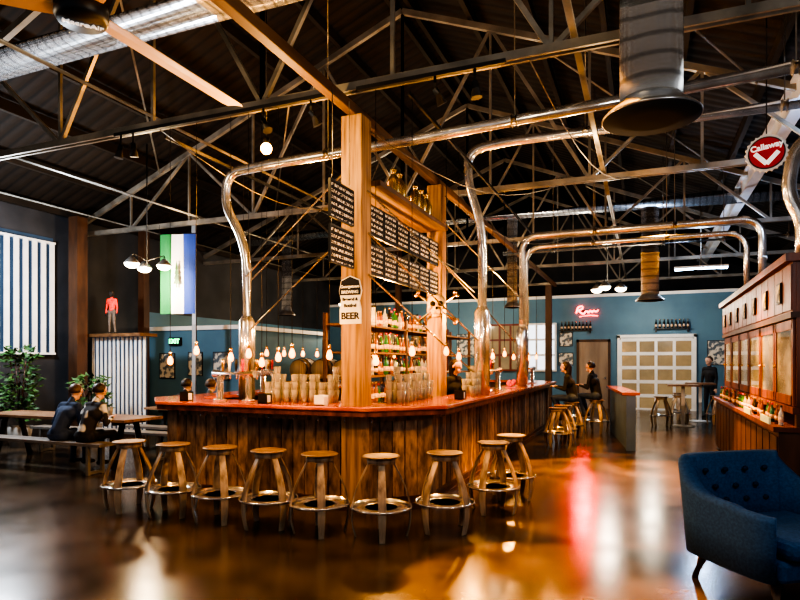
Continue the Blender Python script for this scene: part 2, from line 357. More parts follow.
# ------------------------------------------------------------ bar
def octo(d): 
    x0,x1,y0,y1,c=-6.1+d,-1.98-d,5.56+d,15.7-d,.67-.586*d
    return [(x0+c,y0),(x1-c,y0),(x1,y0+c),(x1,y1-c),(x1-c,y1),(x0+c,y1),(x0,y1-c),(x0,y0+c)]
BAR=T('bar_counter','large plank-clad bar with red-brown varnished top','bar counter',(-4,10.6,0))
def barpart(m,name,mats,label=None,bevel=0):
    m.v=[(x+4,y-10.6,z) for x,y,z in m.v]; return m.obj(name,mats,BAR,label=label,bevel=bevel)
barpart(MB().ring(octo(0),octo(.62),1.085,1.13),'countertop',COUNTER,bevel=.012)
barpart(MB().ring(octo(.02),octo(.10),1.03,1.085),'edge_trim',REDWOOD)
barpart(MB().ring(octo(.31),octo(.5),0,1.085),'core',DKWOOD)
m=MB(); O=octo(.25)
for i in range(8):
    a=V((*O[i],0)); b=V((*O[(i+1)%8],0)); L_=(b-a).length; n=max(1,round(L_/.155)); d=(b-a)/n
    nn=V((d.y,-d.x,0)).normalized()
    for k in range(n):
        p=a+d*(k+.5); w=d.length*.458; u=d.normalized()*w; t=nn*random.uniform(.008,.024)
        z1=1.03; z0=.12
        vs=[p-u-nn*.05,p+u-nn*.05,p+u+t,p-u+t]
        m.add([(q.x,q.y,z) for z in (z0,z1) for q in vs],[(0,3,2,1),(4,5,6,7),(0,1,5,4),(1,2,6,5),(2,3,7,6),(3,0,4,7)])
barpart(m,'plank_cladding',PLANK)
barpart(MB().ring(octo(.215),octo(.3),.96,1.025),'upper_rail',PLANK); barpart(MB().ring(octo(.20),octo(.3),.06,.13),'lower_rail',DKWOOD)
for p in octo(.245): barpart(MB().box(p[0]-.06,p[0]+.06,p[1]-.06,p[1]+.06,0,1.03),'corner_trim',PLANK)
barpart(MB().ring(octo(.18),octo(.24),0,.06),'foot_plinth',DKWOOD)
hook=MB().tube(fillet([(0,0,0),(0,-.07,0),(0,-.07,-.04)],.02),.006,6)
for i in range(9): hook.obj('bag_hook',CHROME,BAR,loc=(-5.2+i*.32+4,5.78-10.6,.99))

# stools
def stool():
    t=T('bar_stool','round bar stool with curved oak stave legs and steel foot ring','stool',group='barrel stave bar stools')
    MB().lathe([(.02,.722),(.155,.722),(.172,.727),(.176,.734),(.170,.741),(.15,.739),(.06,.731),(.0,.730)],26).obj('seat',STOOLS,t)
    MB().lathe([(.118,.672),(.132,.672),(.132,.722),(.118,.722)],20).obj('seat_collar',STOOLW,t)
    for k in range(4):
        a=math.pi/4+k*math.pi/2; c,s=math.cos(a),math.sin(a); m=MB(); vs=[]; n=16
        for i in range(n):
            u=i/(n-1); z=.722*(1-u); rr=.085+.185*math.sin(u*math.pi*.70)
            w=.025+.012*math.sin(u*math.pi)
            for dr,dw in ((-.008,-w),(.008,-w),(.008,w),(-.008,w)):
                r=rr+dr; vs.append((r*c-dw*s,r*s+dw*c,z))
        fs=[(i*4+k2,i*4+(k2+1)%4,(i+1)*4+(k2+1)%4,(i+1)*4+k2) for i in range(n-1) for k2 in range(4)]+[(3,2,1,0),tuple(range(n*4-4,n*4))]
        m.add(vs,fs); m.obj('leg',STOOLW,t)
    MB().lathe([(.279,.264),(.287,.264),(.287,.282),(.279,.282),(.279,.264)],32).obj('foot_ring',GALV,t)
    MB().lathe([(.15,.262),(.255,.262),(.255,.269),(.15,.269),(.15,.262)],28).obj('foot_plate',GALV,t)
    return t
ST=stool()
pos=[(-5.2,4.95),(-4.59,4.95),(-3.98,4.95),(-3.40,4.95),(-2.83,4.95),(-2.24,5.05),(-1.76,5.46),(-1.5,6.35),(-1.45,7.05),(-1.5,11.6),(-1.5,12.3),(-1.45,13.3),(-1.0,14.3),(-1.5,15.3)]
for i,p in enumerate(pos):
    r=random.uniform(-.6,.6)
    if i==0: ST.location=(*p,0); ST.rotation_euler=(0,0,r)
    else: dup(ST,(*p,0),r)

# back bar island
T2=T('back_bar','dark wooden back bar with shelves of bottles','back bar',(-3.98,10.5,0))
MB().box(-.35,.35,-3,3,0,.95).obj('cabinet_body',DKWOOD,T2)
MB().box(-.4,.4,-3.05,3.05,.95,1.0).obj('worktop',CHROME,T2)
for z in (1.4,1.75,2.15): MB().box(-.25,.25,-3,3,z-.03,z).obj('shelf',WOODY,T2)
for y in (-2.98,-1,1,2.98):
    MB().box(-.25,-.2,y-.03,y+.03,1,2.3).obj('upright',DKWOOD,T2); MB().box(.2,.25,y-.03,y+.03,1,2.3).obj('upright',DKWOOD,T2)
for i in range(6):
    d=MB().box(.35,.37,-2.95+i*.98,-2.02+i*.98,.1,.9).obj('fridge_door',BLACK,T2); MB().cyl((.385,-2.1+i*.98,.4),(.385,-2.1+i*.98,.7),.01).obj('handle',CHROME,d)
bprof=[(.0,0),(.034,0),(.036,.02),(.036,.15),(.03,.19),(.014,.22),(.013,.27),(.015,.28),(.0,.28)]
def bottle(mm,i):
    t=T('liquor_bottle',['amber glass liquor bottle with paper label','green glass bottle with paper label','clear glass spirit bottle with paper label','dark glass bottle with paper label'][i],'bottle',group='bottles on the bar shelves')
    MB().lathe(bprof,10).obj('bottle_body',mm,t); MB().lathe([(.037,.05),(.0375,.05),(.0375,.12),(.037,.12)],10).obj('paper_label',LABELM,t); MB().lathe([(.0,.265),(.017,.265),(.017,.295),(.0,.295)],8).obj('cap',[GOLD,RED,BLACK,GOLD][i],t)
    return t
PB=[bottle(b,i) for i,b in enumerate((B1,B2,B3,B4))]; first=[True]*4
for z in (1.0,1.4,1.75,2.15):
    for k in range(24):
        i=random.randrange(4); p=(-3.80+random.uniform(-.02,.02),7.72+k*.125+random.uniform(-.01,.01),z+.001)
        if first[i]: PB[i].location=p; first[i]=False
        else: dup(PB[i],p,random.uniform(0,6),scale=random.uniform(.8,1.12))
PG=MB().lathe([(.0,0),(.028,0),(.042,.145),(.040,.145),(.027,.008),(.0,.008)],12).obj('pint_glass',PINT,label='clear pint glass stacked on the bar',cat='glass',group='stacked pint glasses')
PG.location=(-2.72,6.35,1.13); fst=True
for bx,by,dx,dy,nk,nj in ((-2.72,6.35,.115,.125,10,2),(-4.15,6.05,.12,.115,8,2),(-2.3,8.0,.115,.12,7,2)):
  for k in range(nk):
    for j in range(nj):
        jx,jy=random.uniform(-.01,.01),random.uniform(-.01,.01)
        for l in range(random.choice((1,2,2,3,3,4)) if not fst else 3):
            if fst: fst=False; continue
            c=PG.copy(); COL.objects.link(c)
            c.location=(bx+k*dx+jx,by+j*dy+jy,1.13+l*.09) if by==6.05 else (bx+j*dx+jx,by+k*dy+jy,1.13+l*.09)
def tower(loc,rz,n,label):
    t=T('tap_tower',label,'beer tap',loc,rz,group='tap towers'); L=n*.1
    MB().cyl((-L/2,0,.33),(L/2,0,.33),.05,n=16).obj('tower_pipe',CHROME,t)
    for s_ in (-1,1): MB().lathe([(0,0),(.08,0),(.08,.015),(.04,.03),(.04,.33),(0,.33)],16,(s_*L*.35,0,0)).obj('tower_leg',CHROME,t)
    for i in range(n):
        x=-L/2+.05+i*.1
        MB().tube(fillet([(x,0,.33),(x,-.11,.33),(x,-.12,.26)],.03),.012,8).obj('faucet',CHROME,t)
        MB().lathe([(.0,.0),(.009,.0),(.02,.1),(.016,.15),(.0,.16)],8,(x,-.1,.35)).obj('tap_handle',[GOLD,DKWOOD,RED,BLACK,WHITE][i%5],t)
TTL='polished steel beer tap tower with coloured handles'
tower((-5.35,7.4,1.13),math.pi/2+.3,13,TTL); tower((-4.60,5.98,1.13),math.pi,6,TTL); tower((-2.3,9.7,1.13),-math.pi/2,10,TTL); tower((-2.3,13.1,1.13),-math.pi/2,10,TTL)
for x,y,mm,l in ((-5.15,5.78,BLACK,'small black napkin holder on the bar top'),(-3.25,5.72,WHITE,'small white card holder on the bar top'),(-2.15,7.3,BLACK,'small black napkin holder on the bar top'),(-4.0,5.75,BLACK,'small black napkin holder on the bar top')):
    m=MB(); m.box(-.06,.06,-.05,-.04,0,.11); m.box(-.06,.06,.04,.05,0,.11); m.box(-.06,.06,-.05,.05,0,.012); m.k=1; m.box(-.055,.055,-.03,.03,.012,.09)
    m.obj('napkin_holder',[mm,WHITE],label=l,cat='napkin holder',loc=(x,y,1.131),group='napkin holders')
m=MB(); m.box(-.09,.09,-.07,.07,0,.01)
for i in range(6): m.ball((random.uniform(-.05,.05),random.uniform(-.04,.04),.06+.01*i),.045,8)
m.obj('pink_flowers',CPINK,label='bright pink bunch of flowers on the bar',cat='flowers',loc=(-2.25,10.9,1.131))
g=MB().lathe([(0,0),(.075,0),(.08,.02),(.08,.2),(.06,.26),(.028,.30),(.028,.34),(.038,.345),(.038,.37),(0,.37)],16).obj('growler',GOLD,label='shiny brass growler on the overhead shelf',cat='bottle',loc=(-2.85,6.8,3.6),group='growlers')
for y in (7.0,7.55,7.78,8.0): c=g.copy(); COL.objects.link(c); c.location=(-2.85,y,3.6)
# sign on post
TS=T('post_sign','shield-shaped advertising sign with black and white lettering','sign',(-2.9,5.74,2.25)); TS.scale=(.9,)*3
m=MB(); m.prismY([(-.14,-.27),(.14,-.27),(.14,-.1),(.12,.0),(.15,.12),(.12,.25),(0,.3),(-.12,.25),(-.15,.12),(-.12,0),(-.14,-.1)],-.02,0); m.obj('sign_panel',WHITE,TS)
m=MB(); m.prismY([(-.135,.07),(.135,.07),(.14,.12),(.113,.24),(0,.288),(-.113,.24),(-.14,.12)],-.026,-.02); m.obj('dark_crest',BLACK,TS)
RF=(math.pi/2,0,0)
text('Georgetown',.048,WHITE,TS,(0,-.03,.17),RF,bold=.001); text('BREWING',.05,WHITE,TS,(0,-.03,.105),RF,bold=.001); text('Brewed &',.05,BLACK,TS,(0,-.024,.02),RF,bold=.0015); text('Bottled',.055,BLACK,TS,(0,-.024,-.055),RF,bold=.0015); text('BEER',.11,BLACK,TS,(0,-.024,-.18),RF,bold=.003)

# ------------------------------------------------------------ pipes and ducts
def pipe(pts,r,label='galvanised steel pipe curving down to the bar',box=None):
    t=T('galvanised_pipe',label,'pipe',group='galvanised pipes')
    P=fillet(pts,.35,8); MB().tube(P,r,14).obj('pipe_run',GALV,t)
    if box:
        x,y,z0,z1=box; MB().lathe([(0,z0),(r*1.75,z0),(r*1.75,z1-.08),(r*1.05,z1),(0,z1)],16,(x,y,0)).obj('sleeve',GALV,t)
    for q in range(1,len(pts)):
        a=V(pts[q-1]);b=V(pts[q]); n=int((b-a).length/1.4)
        d=(b-a).normalized()
        for k in range(1,n+1):
            c=a+(b-a)*k/(n+1)
            if abs(d.z)<.3:
                m=MB(); m.cyl(c-d*.03,c+d*.03,r*1.25); m.cyl(c,(c.x,c.y,roofz(c.x)-.07),.008,n=5); m.obj('hanger',STEEL,t)
            elif q>1: MB().cyl(c-d*.03,c+d*.03,r*1.25).obj('coupling',GALV,t)
pipe([(-4.8,6.5,1.13),(-4.8,6.5,3.1),(-5.16,6.5,3.7),(-5.10,6.5,4.10),(-4.6,6.5,4.13),(-2.6,6.5,4.17),(3.9,6.5,4.42)],.06,box=(-4.8,6.5,1.13,2.2))
pipe([(-2.17,8.5,1.13),(-2.17,8.5,3.55),(-2.38,8.5,4.2),(-2.38,8.5,4.68),(-1.9,8.5,4.74),(3.9,8.5,4.70)],.065,box=(-2.17,8.5,1.13,2.4))
pipe([(-2.25,12.0,1.13),(-2.25,12.0,4.1),(1.90,12.0,4.1),(1.90,12.0,2.69)],.065,box=(-2.25,12.0,1.13,2.3))
pipe([(-2.25,12.4,1.13),(-2.25,12.4,3.95),(1.72,12.4,3.95),(1.72,12.4,2.69)],.05)
pipe([(3.9,7.5,4.0),(1.50,7.5,4.0),(1.42,7.5,3.4),(1.56,7.5,3.1),(1.56,7.5,2.69)],.07,label='galvanised steel pipe dropping onto the cabinet')
pipe([(-3.2,14.6,4.25),(3.99,14.6,4.25)],.05,label='straight galvanised pipe under the roof')
def duct(y,drops,r):
    t=T('spiral_duct','large spiral-seam galvanised air duct with drop outlets','duct',(0,y,5.3),group='spiral ducts')
    MB().tube([(X0+.3,0,0),(3.2,0,0)],r,28).obj('duct_run',DUCTX,t)
    for x,zb,rr in drops:
        d=MB().tube([(x,0,-.1),(x,0,zb-5.3+.08)],rr,32).obj('drop_duct',DUCTZ,t)
        MB().lathe([(rr,.12),(rr*1.03,.11),(rr*1.15,.085),(rr*1.5,.02),(rr*1.58,.0),(rr*1.58,-.015),(rr*.9,.02),(rr*.9,.12)],36,(x,0,zb-5.3)).obj('diffuser',DGALV,d)
        MB().lathe([(0,-.04),(rr*.8,-.035),(rr*1.55,-.018),(rr*1.55,-.012),(0,-.01)],36,(x,0,zb-5.3)).obj('outlet_disc',MBLACK,d)  # plain matt black disc put in for the dark underside of the outlet
duct(5.04,[(.05,3.5,.23)],.235)
duct(15.2,[(.13,3.05,.2),(-3.1,3.0,.13),(-9.8,3.0,.16)],.2)
for a,b in (((-3.03,5.87,3.0),(-4.74,6.46,2.0)),((-2.77,5.9,3.0),(-2.2,8.4,1.9)),((-2.8,8.5,3.1),(-2.28,11.9,1.9)),((-2.77,5.87,3.45),(-2.25,8.35,2.6)),((-3.03,5.87,3.7),(-4.76,6.42,2.7)),((-2.77,5.9,2.55),(-2.22,8.4,1.4)),((-2.78,8.6,3.7),(-2.3,11.9,2.9)),((-4.86,6.55,2.6),(-5.6,9.9,4.5)),((-2.9,5.95,3.9),(-5.06,6.5,4.05))):
    MB().cyl(a,b,.012,n=8).obj('tie_rod',GALV,label='thin galvanised tie rod bracing the posts',cat='rod',group='tie rods')
for a,b in (((-5.5,5.7,4.45),(-4.9,9.95,4.45)),((-1,5.7,4.45),(-.2,9.9,4.45)),((-2.75,5.9,4.1),(-1.2,9.9,4.45)),((-2.78,8.62,4.1),(-1.6,14.15,4.45))):
    MB().tube([V(a).lerp(V(b),t/8)-V((0,0,.4*math.sin(math.pi*t/8))) for t in range(9)],.007,5).obj('slack_cable',STEEL,label='slack thin cable strung across the roof space',cat='cable',group='slack cables')

# ------------------------------------------------------------ ceiling fan
F=T('ceiling_fan','very large ceiling fan with tan blades and black hub','fan',(-3.55,2.97,4.0))
MB().lathe([(0,-.09),(.15,-.09),(.17,-.06),(.17,.02),(.1,.09),(0,.09)],28).obj('hub',BLACK,F)
MB().cyl((0,0,.08),(0,0,3.9),.03).obj('down_rod',STEEL,F)
for k,a in enumerate((math.pi/2,math.radians(225),math.radians(335))):
    c,s=math.cos(a),math.sin(a); m=MB(); vs=[]
    for r,w in ((.15,.095),(.3,.10),(1.6,.095),(1.66,.08)):
        for dw,dz in ((-w,-.012),(0,.014),(w,.022),(w,.014),(0,.004),(-w,-.02)): vs.append((r*c-dw*s,r*s+dw*c,dz))
    m.add(vs,[(i*6+j,i*6+(j+1)%6,(i+1)*6+(j+1)%6,(i+1)*6+j) for i in range(3) for j in range(6)]+[(5,4,3,2,1,0),tuple(range(18,24))]); m.obj('blade',FANB,F)
text('MacroAir',.066,LETW,F,(0,.01,-.096),(math.pi,0,math.radians(50)),bold=.001)

# ------------------------------------------------------------ lamps
def pend(loc,top):
    t=T('pendant_bulb','glowing amber filament bulb hanging on a black cord','lamp',loc,group='hanging filament bulbs')
    MB().lathe([(0,-.058),(.018,-.055),(.032,-.034),(.034,-.012),(.025,.022),(.015,.045),(.013,.06),(0,.06)],14).obj('bulb',BULB,t)
    MB().lathe([(0,.05),(.018,.05),(.019,.09),(.010,.11),(0,.11)],10).obj('socket',GOLD,t)
    MB().cyl((0,0,.10),(0,0,top-loc[2]),.004,n=5).obj('cord',BLACK,t)
bl=[]
for x,z in ((-5.35,1.62),(-4.95,1.74),(-4.45,1.66),(-4.2,1.7),(-4.02,1.60),(-3.8,1.66),(-3.62,1.70),(-3.15,1.68),(-2.6,1.62)): bl.append((x,5.72,z,4.45))
for y,z in ((6.0,1.72),(7.2,1.74),(7.75,1.68),(9.0,1.66),(9.7,1.7),(10.6,1.75),(11.4,1.7),(13,1.7),(14,1.72)): bl.append((-2.3,y,z,4.42))
for y in (7.5,8.1,8.6,9.2,9.7,10.8,12.2,13.4): bl.append((-5.6,y,1.75,4.42))
for b in bl: pend(b[:3],b[3])
for x in (-2.3,-5.6): MB().box(x-.015,x+.015,5.9,14.2,4.42,4.46).obj('pendant_rail',BLACK,label='black rail carrying the hanging bulbs above the bar',cat='rail',group='pendant rails')
def globes(loc,n,top):
    t=T('globe_chandelier','ceiling fixture with frosted white glowing globes','lamp',loc,group='globe lamps')
    MB().cyl((0,0,0),(0,0,top-loc[2]),.015).obj('stem',BLACK,t)
    for k in range(n):
        a=2*math.pi*k/n+.4; p=(.34*math.cos(a),.34*math.sin(a))
        MB().tube(fillet([(0,0,.1),(p[0],p[1],.2),(p[0],p[1],.14)],.05),.012,6).obj('arm',BLACK,t); MB().lathe([(0,-.09),(.06,-.085),(.12,-.05),(.14,0),(.11,.035),(0,.04)],18,(p[0],p[1],0)).obj('globe',GLOBE,t)
        MB().lathe([(.145,.0),(.15,.01),(.07,.10),(.03,.14),(0,.14)],18,(p[0],p[1],0)).obj('shade_cap',DGALV,t)
globes((-9.1,9.1,3.5),3,5.9); globes((-.85,15.9,3.45),3,6.7); globes((-8.6,16.9,3.4),3,6.1)
t=T('caged_ceiling_lamp','bright bare warm bulb hanging from the roof steel','lamp',(-4.95,7.15,4.62))
MB().ball((0,0,0),.08).obj('bulb',mat('hot_bulb',(1,.7,.3),emit=24,ecol=(1,.42,.06)),t); MB().lathe([(0,.06),(.04,.06),(.05,.14),(0,.16)],12).obj('socket',BLACK,t); MB().cyl((0,0,.15),(0,0,3.1),.008).obj('cord',BLACK,t)
def spotl(loc,d):
    t=T('track_spotlight','small black spotlight head on a ceiling rail','lamp',loc,group='track spotlights')
    d=V(d).normalized(); MB().cyl(V((0,0,-.12)),V((0,0,-.12))+d*.16,.03,.055).obj('head',BLACK,t); MB().cyl((0,0,0),(0,0,-.12),.012).obj('stem',BLACK,t)
MB().box(-6.1,-3.05,5.56,5.6,4.40,4.44).obj('track_rail',BLACK,label='black track lighting rail fixed below the truss',cat='rail',group='track rails')
MB().box(-2.75,-1.2,5.56,5.6,4.40,4.44).obj('track_rail',BLACK,label='black track lighting rail fixed below the truss',cat='rail',group='track rails')
for x in (-6.0,-5.8,-3.9,-3.3,-1.9,-1.5): spotl((x,5.58,4.40),(random.uniform(-.5,.5),random.uniform(-.3,.6),-.8))
for x,y,z in ((1.3,16.5,3.9),):
    t=T('tube_light','cold white fluorescent tube fixture under the roof','lamp',(x,y,z),group='tube lights')
    MB().box(-.6,.6,-.08,.08,.02,.07).obj('housing',WHITE,t); MB().cyl((-.58,0,0),(.58,0,0),.03).obj('tube',TUBE,t); MB().cyl((0,0,.06),(0,0,roofz(x)-z-.2),.01).obj('hanger',STEEL,t)
# neon
tn=T('neon_sign','glowing red script neon sign on the blue wall','sign',(-1.83,BY-.06,3.38)); tn.scale=(.85,1,.85)
P=[(-.42,-.1),(-.36,.16),(-.18,.2),(-.16,.08),(-.36,.02),(-.14,-.16),(-.02,.02),(.06,-.12),(.12,.04),(.2,-.1),(.26,.03),(.34,-.08),(.44,.02)]
MB().tube(fillet([(p[0],-.03,p[1]) for p in P],.08,4),.028,8).obj('neon_script',NEON,tn)
MB().tube(fillet([(-.3,-.02,-.24),(.1,-.02,-.19),(.42,-.02,-.22)],.08,4),.018,8).obj('neon_underline',NEON,tn)
MB().box(-.4,.4,0,.055,-.02,.02).obj('bracket',BLACK,tn)

# ------------------------------------------------------------ right cabinet
C=T('display_cabinet','large red-brown wooden cabinet with glass doors','cabinet',(1.35,9.8,0))
h0,h1=-2.8,2.8
MB().box(.12,1.2,h0,h1,1.15,2.05).box(.02,1.2,h0,h1,2.05,2.6).obj('upper_body',REDWOOD,C)
MB().box(-.05,1.25,h0-.06,h1+.06,2.6,2.68).obj('cornice',REDWOOD,C); MB().box(0,1.2,h0-.02,h1+.02,2.04,2.1).obj('moulding',DKWOOD,C)
MB().box(-.1,1.2,h0,h1,.05,.9).box(-.05,1.2,h0+.05,h1-.05,0,.05).obj('base_body',DKWOOD,C); MB().box(-.15,1.22,h0-.03,h1+.03,.9,.95).obj('worktop',REDWOOD,C)
MB().box(.02,1.2,h0,h1,1.08,1.15).obj('face_frame',REDWOOD,C)
for k in range(14): MB().box(.005,.02,h0+.01+k*.4,h0+.39+k*.4,2.12,2.58).obj('top_panel',REDWOOD,C)
for y in (h0+.03,0,h1-.03): MB().box(.05,.12,y-.04,y+.04,.95,1.08).obj('support',DKWOOD,C)
MB().box(.5,.6,h0,h1,.95,1.08).obj('back_panel',DKWOOD,C)
for i in range(6):
    w=(h1-h0-.06)/6; y=h0+.03+w*(i+.5); m=MB()
    for a in (-1,1): m.box(.03,.055,y+a*(w/2-.05)-.04,y+a*(w/2-.05)+.04,1.16,2.03)
    for z in (1.21,1.98): m.box(.03,.055,y-w/2+.04,y+w/2-.04,z-.05,z+.05)
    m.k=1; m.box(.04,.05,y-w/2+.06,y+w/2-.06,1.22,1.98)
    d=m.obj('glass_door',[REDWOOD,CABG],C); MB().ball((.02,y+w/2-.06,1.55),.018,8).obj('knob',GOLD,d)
for k in range(14): MB().box(-.115,-.10,h0+.02+k*.4,h0+.36+k*.4,.1,.85).obj('base_panel',DKWOOD,C)
m=MB()
for k in range(10): m.box(.05+k*.115,.155+k*.115,h0-.012,h0,1.15,2.58)
m.obj('side_cladding',REDWOOD,C)
fp=T('picture_frame','small framed print on the cabinet top panel','picture',(1.354,7.5,2.33),group='small framed prints')
MB().box(-.02,0,-.1,.1,-.11,.11).obj('frame',BLACK,fp); MB().box(-.025,-.02,-.08,.08,-.09,.09).obj('print',POSTER,fp)
for y in (8.3,9.1,9.9,10.7,11.5,12.2): dup(fp,(1.354,y,2.33))
for k in range(26):
    i=random.randrange(4); dup(PB[i],(1.30+random.uniform(-.02,.02),7.15+k*.205,.951),random.uniform(0,6),scale=.7,group='bottles on the cabinet worktop')
for y in (7.5,8.7): MB().box(-.01,.01,-.25,.25,0,.07).obj('card_sign',[CARD],label='pale green printed card strip on the cabinet ledge',cat='sign',loc=(1.215,y,.951),group='card strips')
# round logo sign
R=T('round_sign','round red bottle-cap advertising sign with white lettering and chevron','sign',(1.12,6.85,3.66),math.radians(-6))
m=MB(); P=[]
for k in range(72): r=.180+(.009 if k%3==0 else -.004); a=2*math.pi*k/72; P.append((r*math.cos(a),r*math.sin(a)))
m.prismY(P,-.015,.015); m.obj('disc',WHITE,R); MB().cyl((0,-.019,0),(0,-.0155,0),.160,n=36).obj('dark_rim',BLACK,R); MB().cyl((0,-.023,0),(0,-.0195,0),.148,n=36).obj('red_field',RED,R)
m=MB(); m.beam((-.1,-.026,.0),(0,-.026,-.11),.012,.04); m.beam((.1,-.026,.0),(0,-.026,-.11),.012,.04); m.obj('chevron',LETW,R)
text('Callaway',.078,LETW,R,(0,-.028,.06),(math.pi/2,-.14,0),bold=.002); MB().cyl((0,0,.18),(0,0,2.3),.005).obj('wire',BLACK,R)

# ------------------------------------------------------------ armchair
A=T('armchair','blue fabric armchair with tufted back and wooden legs','armchair',(.88,4.92,0),math.radians(-143)); A.scale=(1.24,1.15,1.03)
def shell(m,a0,a1,zt,th,n=36,sx=.40,sy=.38):
    vs=[]
    for i in range(n+1):
        a=a0+(a1-a0)*i/n; top=zt(a)
        px,py=math.sin(a),-math.cos(a)
        e=.40
        qx=math.copysign(abs(px)**e,px); qy=math.copysign(abs(py)**e,py)
        for s_,z in ((1,.2),(1.03,(top+.2)/2),(1.06,top-.04),(1.05,top-.01),(1.0,top),(.90-th,top-.012),(.86-th,(top+.2)/2),(.84-th,.2)):
            lean=.06*max(0,(z-.3))*1.2
            vs.append((qx*sx*s_,qy*(sy*s_+lean*max(0,-qy)),z))
    k=8; m.add(vs,[(i*k+j,(i+1)*k+j,(i+1)*k+(j+1)%k,i*k+(j+1)%k) for i in range(n) for j in range(k)]+[tuple(range(k)),tuple(range(n*k,n*k+k))[::-1]],True)
def zt(a):
    t=abs(a); return .88 if t<.76 else (.88-.26*min(1,(t-.76)/.9)**.8 if t<1.66 else .62-.02*(t-1.66))
m=MB(); shell(m,-.80,.80,zt,.03); m.obj('backrest',NAVY,A)
m=MB(); shell(m,.80,2.30,zt,.03,sy=.40); m.obj('armrest',NAVY,A); m=MB(); shell(m,-2.30,-.80,zt,.03,sy=.40); m.obj('armrest',NAVY,A)
MB().box(-.34,.34,-.32,.36,.2,.34).obj('seat_base',NAVY,A,bevel=.03)
MB().box(-.31,.31,-.26,.40,.34,.46).obj('seat_cushion',NAVY,A,bevel=.045)
for zz,xs in ((.76,(-.22,-.075,.075,.22)),(.64,(-.15,0,.15)),(.54,(-.22,-.075,.075,.22))):
    for x in xs: MB().ball((x,-.322-.05*(zz-.5)+.05*x*x,zz),(.02,.016,.02),8).obj('tuft_button',BTN,A)
for x in (-1,1):
    for y in (-1,1): MB().cyl((x*.28,y*.26,.2),(x*.32,y*.31,0),.034,.020).obj('leg',TABLEW,A)

# ------------------------------------------------------------ drink rail
D=T('drink_rail_partition','grey blue low partition with a red-brown drink rail','partition',(-.22,11.6,0),.14)
MB().box(-.06,.06,0,3.2,0,1.0).obj('panel',BLUE2,D); MB().box(-.15,.15,-.05,3.25,1.0,1.05).obj('rail_top',COUNTER,D); MB().box(-.08,.08,-.03,.06,0,1.0).obj('end_post',BLUE2,D)

# ------------------------------------------------------------ communal tables
def table(loc,L=3.2,label='long wooden communal table with metal legs'):
    t=T('communal_table',label,'table',loc,group='communal tables'); m=MB()
    for k in range(5): m.box(-L/2,L/2,-.38+k*.154,-.38+k*.154+.148,.71,.75)
    m.obj('table_top',TABLEW,t)
    for x in (-L/2+.3,L/2-.3):
        m=MB(); m.beam((x,-.3,0),(x,-.12,.71),.06,.06); m.beam((x,.3,0),(x,.12,.71),.06,.06); m.beam((x,-.3,.68),(x,.3,.68),.05,.05); m.obj('leg_frame',BLACK,t)
def bench(loc,L=3.2):
    t=T('bench','plain grey wooden bench with metal legs','bench',loc,group='benches'); m=MB()
    for k in range(2): m.box(-L/2,L/2,-.15+k*.152,-.15+k*.152+.147,.41,.45)
    m.obj('bench_seat',BENCHW,t)
    for x in (-L/2+.25,L/2-.25):
        m=MB(); m.beam((x,-.12,0),(x,-.12,.41),.045,.045); m.beam((x,.12,0),(x,.12,.41),.045,.045); m.beam((x,-.12,.03),(x,.12,.03),.04,.04); m.obj('leg_frame',STEEL,t)
for x,y in ((-8.6,6.95),(-7.75,9.0),(-8.1,11.2)):
    L=3.2 if y<8 else 1.9; table((x,y,0),L); bench((x,y-.66,0),L); bench((x,y+.66,0),L)
for x,y in ((-7.8,7.05),(-8.4,6.9),(-7.6,9.1)):
    MB().lathe([(0,0),(.03,0),(.042,.14),(.040,.14),(.028,.01),(0,.01)],12).obj('beer_glass',PINT,label='pint glass on the communal table',cat='glass',loc=(x,y,.75),group='table glasses')
def hightable(loc):
    t=T('high_table','tall square table with a wooden top and steel post','table',loc,group='high tables')
    MB().box(-.35,.35,-.35,.35,1.0,1.04).obj('table_top',TABLEW,t); MB().cyl((0,0,.03),(0,0,1.0),.04).obj('post',WHITE,t); MB().lathe([(0,0),(.26,0),(.26,.02),(.05,.04),(0,.04)],20).obj('foot',WHITE,t)
hightable((.9,16.5,0)); hightable((1.4,18.0,0)); 
for p in ((.4,16.3),(.85,17.2),(1.75,17.3),(.9,18.4)): dup(ST,(*p,0),random.uniform(0,1))

# ------------------------------------------------------------ plants
def plant(loc,h,n):
    t=T('potted_plant','leafy green plant in a grey pot','plant',loc,group='potted plants')
    MB().lathe([(0,0),(.16,0),(.22,.38),(.19,.38),(.18,.34),(0,.34)],18).obj('pot',POT,t)
    m=MB()
    for k in range(5):
        a=k*1.3; m.tube([(0,0,.3),(.06*math.cos(a),.06*math.sin(a),h*.5),(.16*math.cos(a),.16*math.sin(a),h*.85)],.01,5)
    m.obj('stems',DKWOOD,t); m=MB()
    for k in range(n):
        a=random.uniform(0,6.28); z=random.uniform(.5,h); r=random.uniform(.05,.34)*(1-abs(z/h-.65)*.6); p=V((r*math.cos(a),r*math.sin(a),z))
        d=V((math.cos(a),math.sin(a),random.uniform(-.6,.7))).normalized(); w=d.cross(V((0,0,1))).normalized(); L_=random.uniform(.12,.2); W=L_*.24; u=w.cross(d)*.03
        m.add([p,p+d*L_*.5+w*W-u,p+d*L_*.5+u*.3,p+d*L_*.5-w*W-u,p+d*L_],[(0,1,2),(0,2,3),(1,4,2),(3,2,4)])
    m.obj('foliage',LEAF,t)
plant((-11.0,7.85,0),1.9,320); plant((-11.2,6.6,0),1.7,260); plant((-10.2,8.75,0),1.35,190)

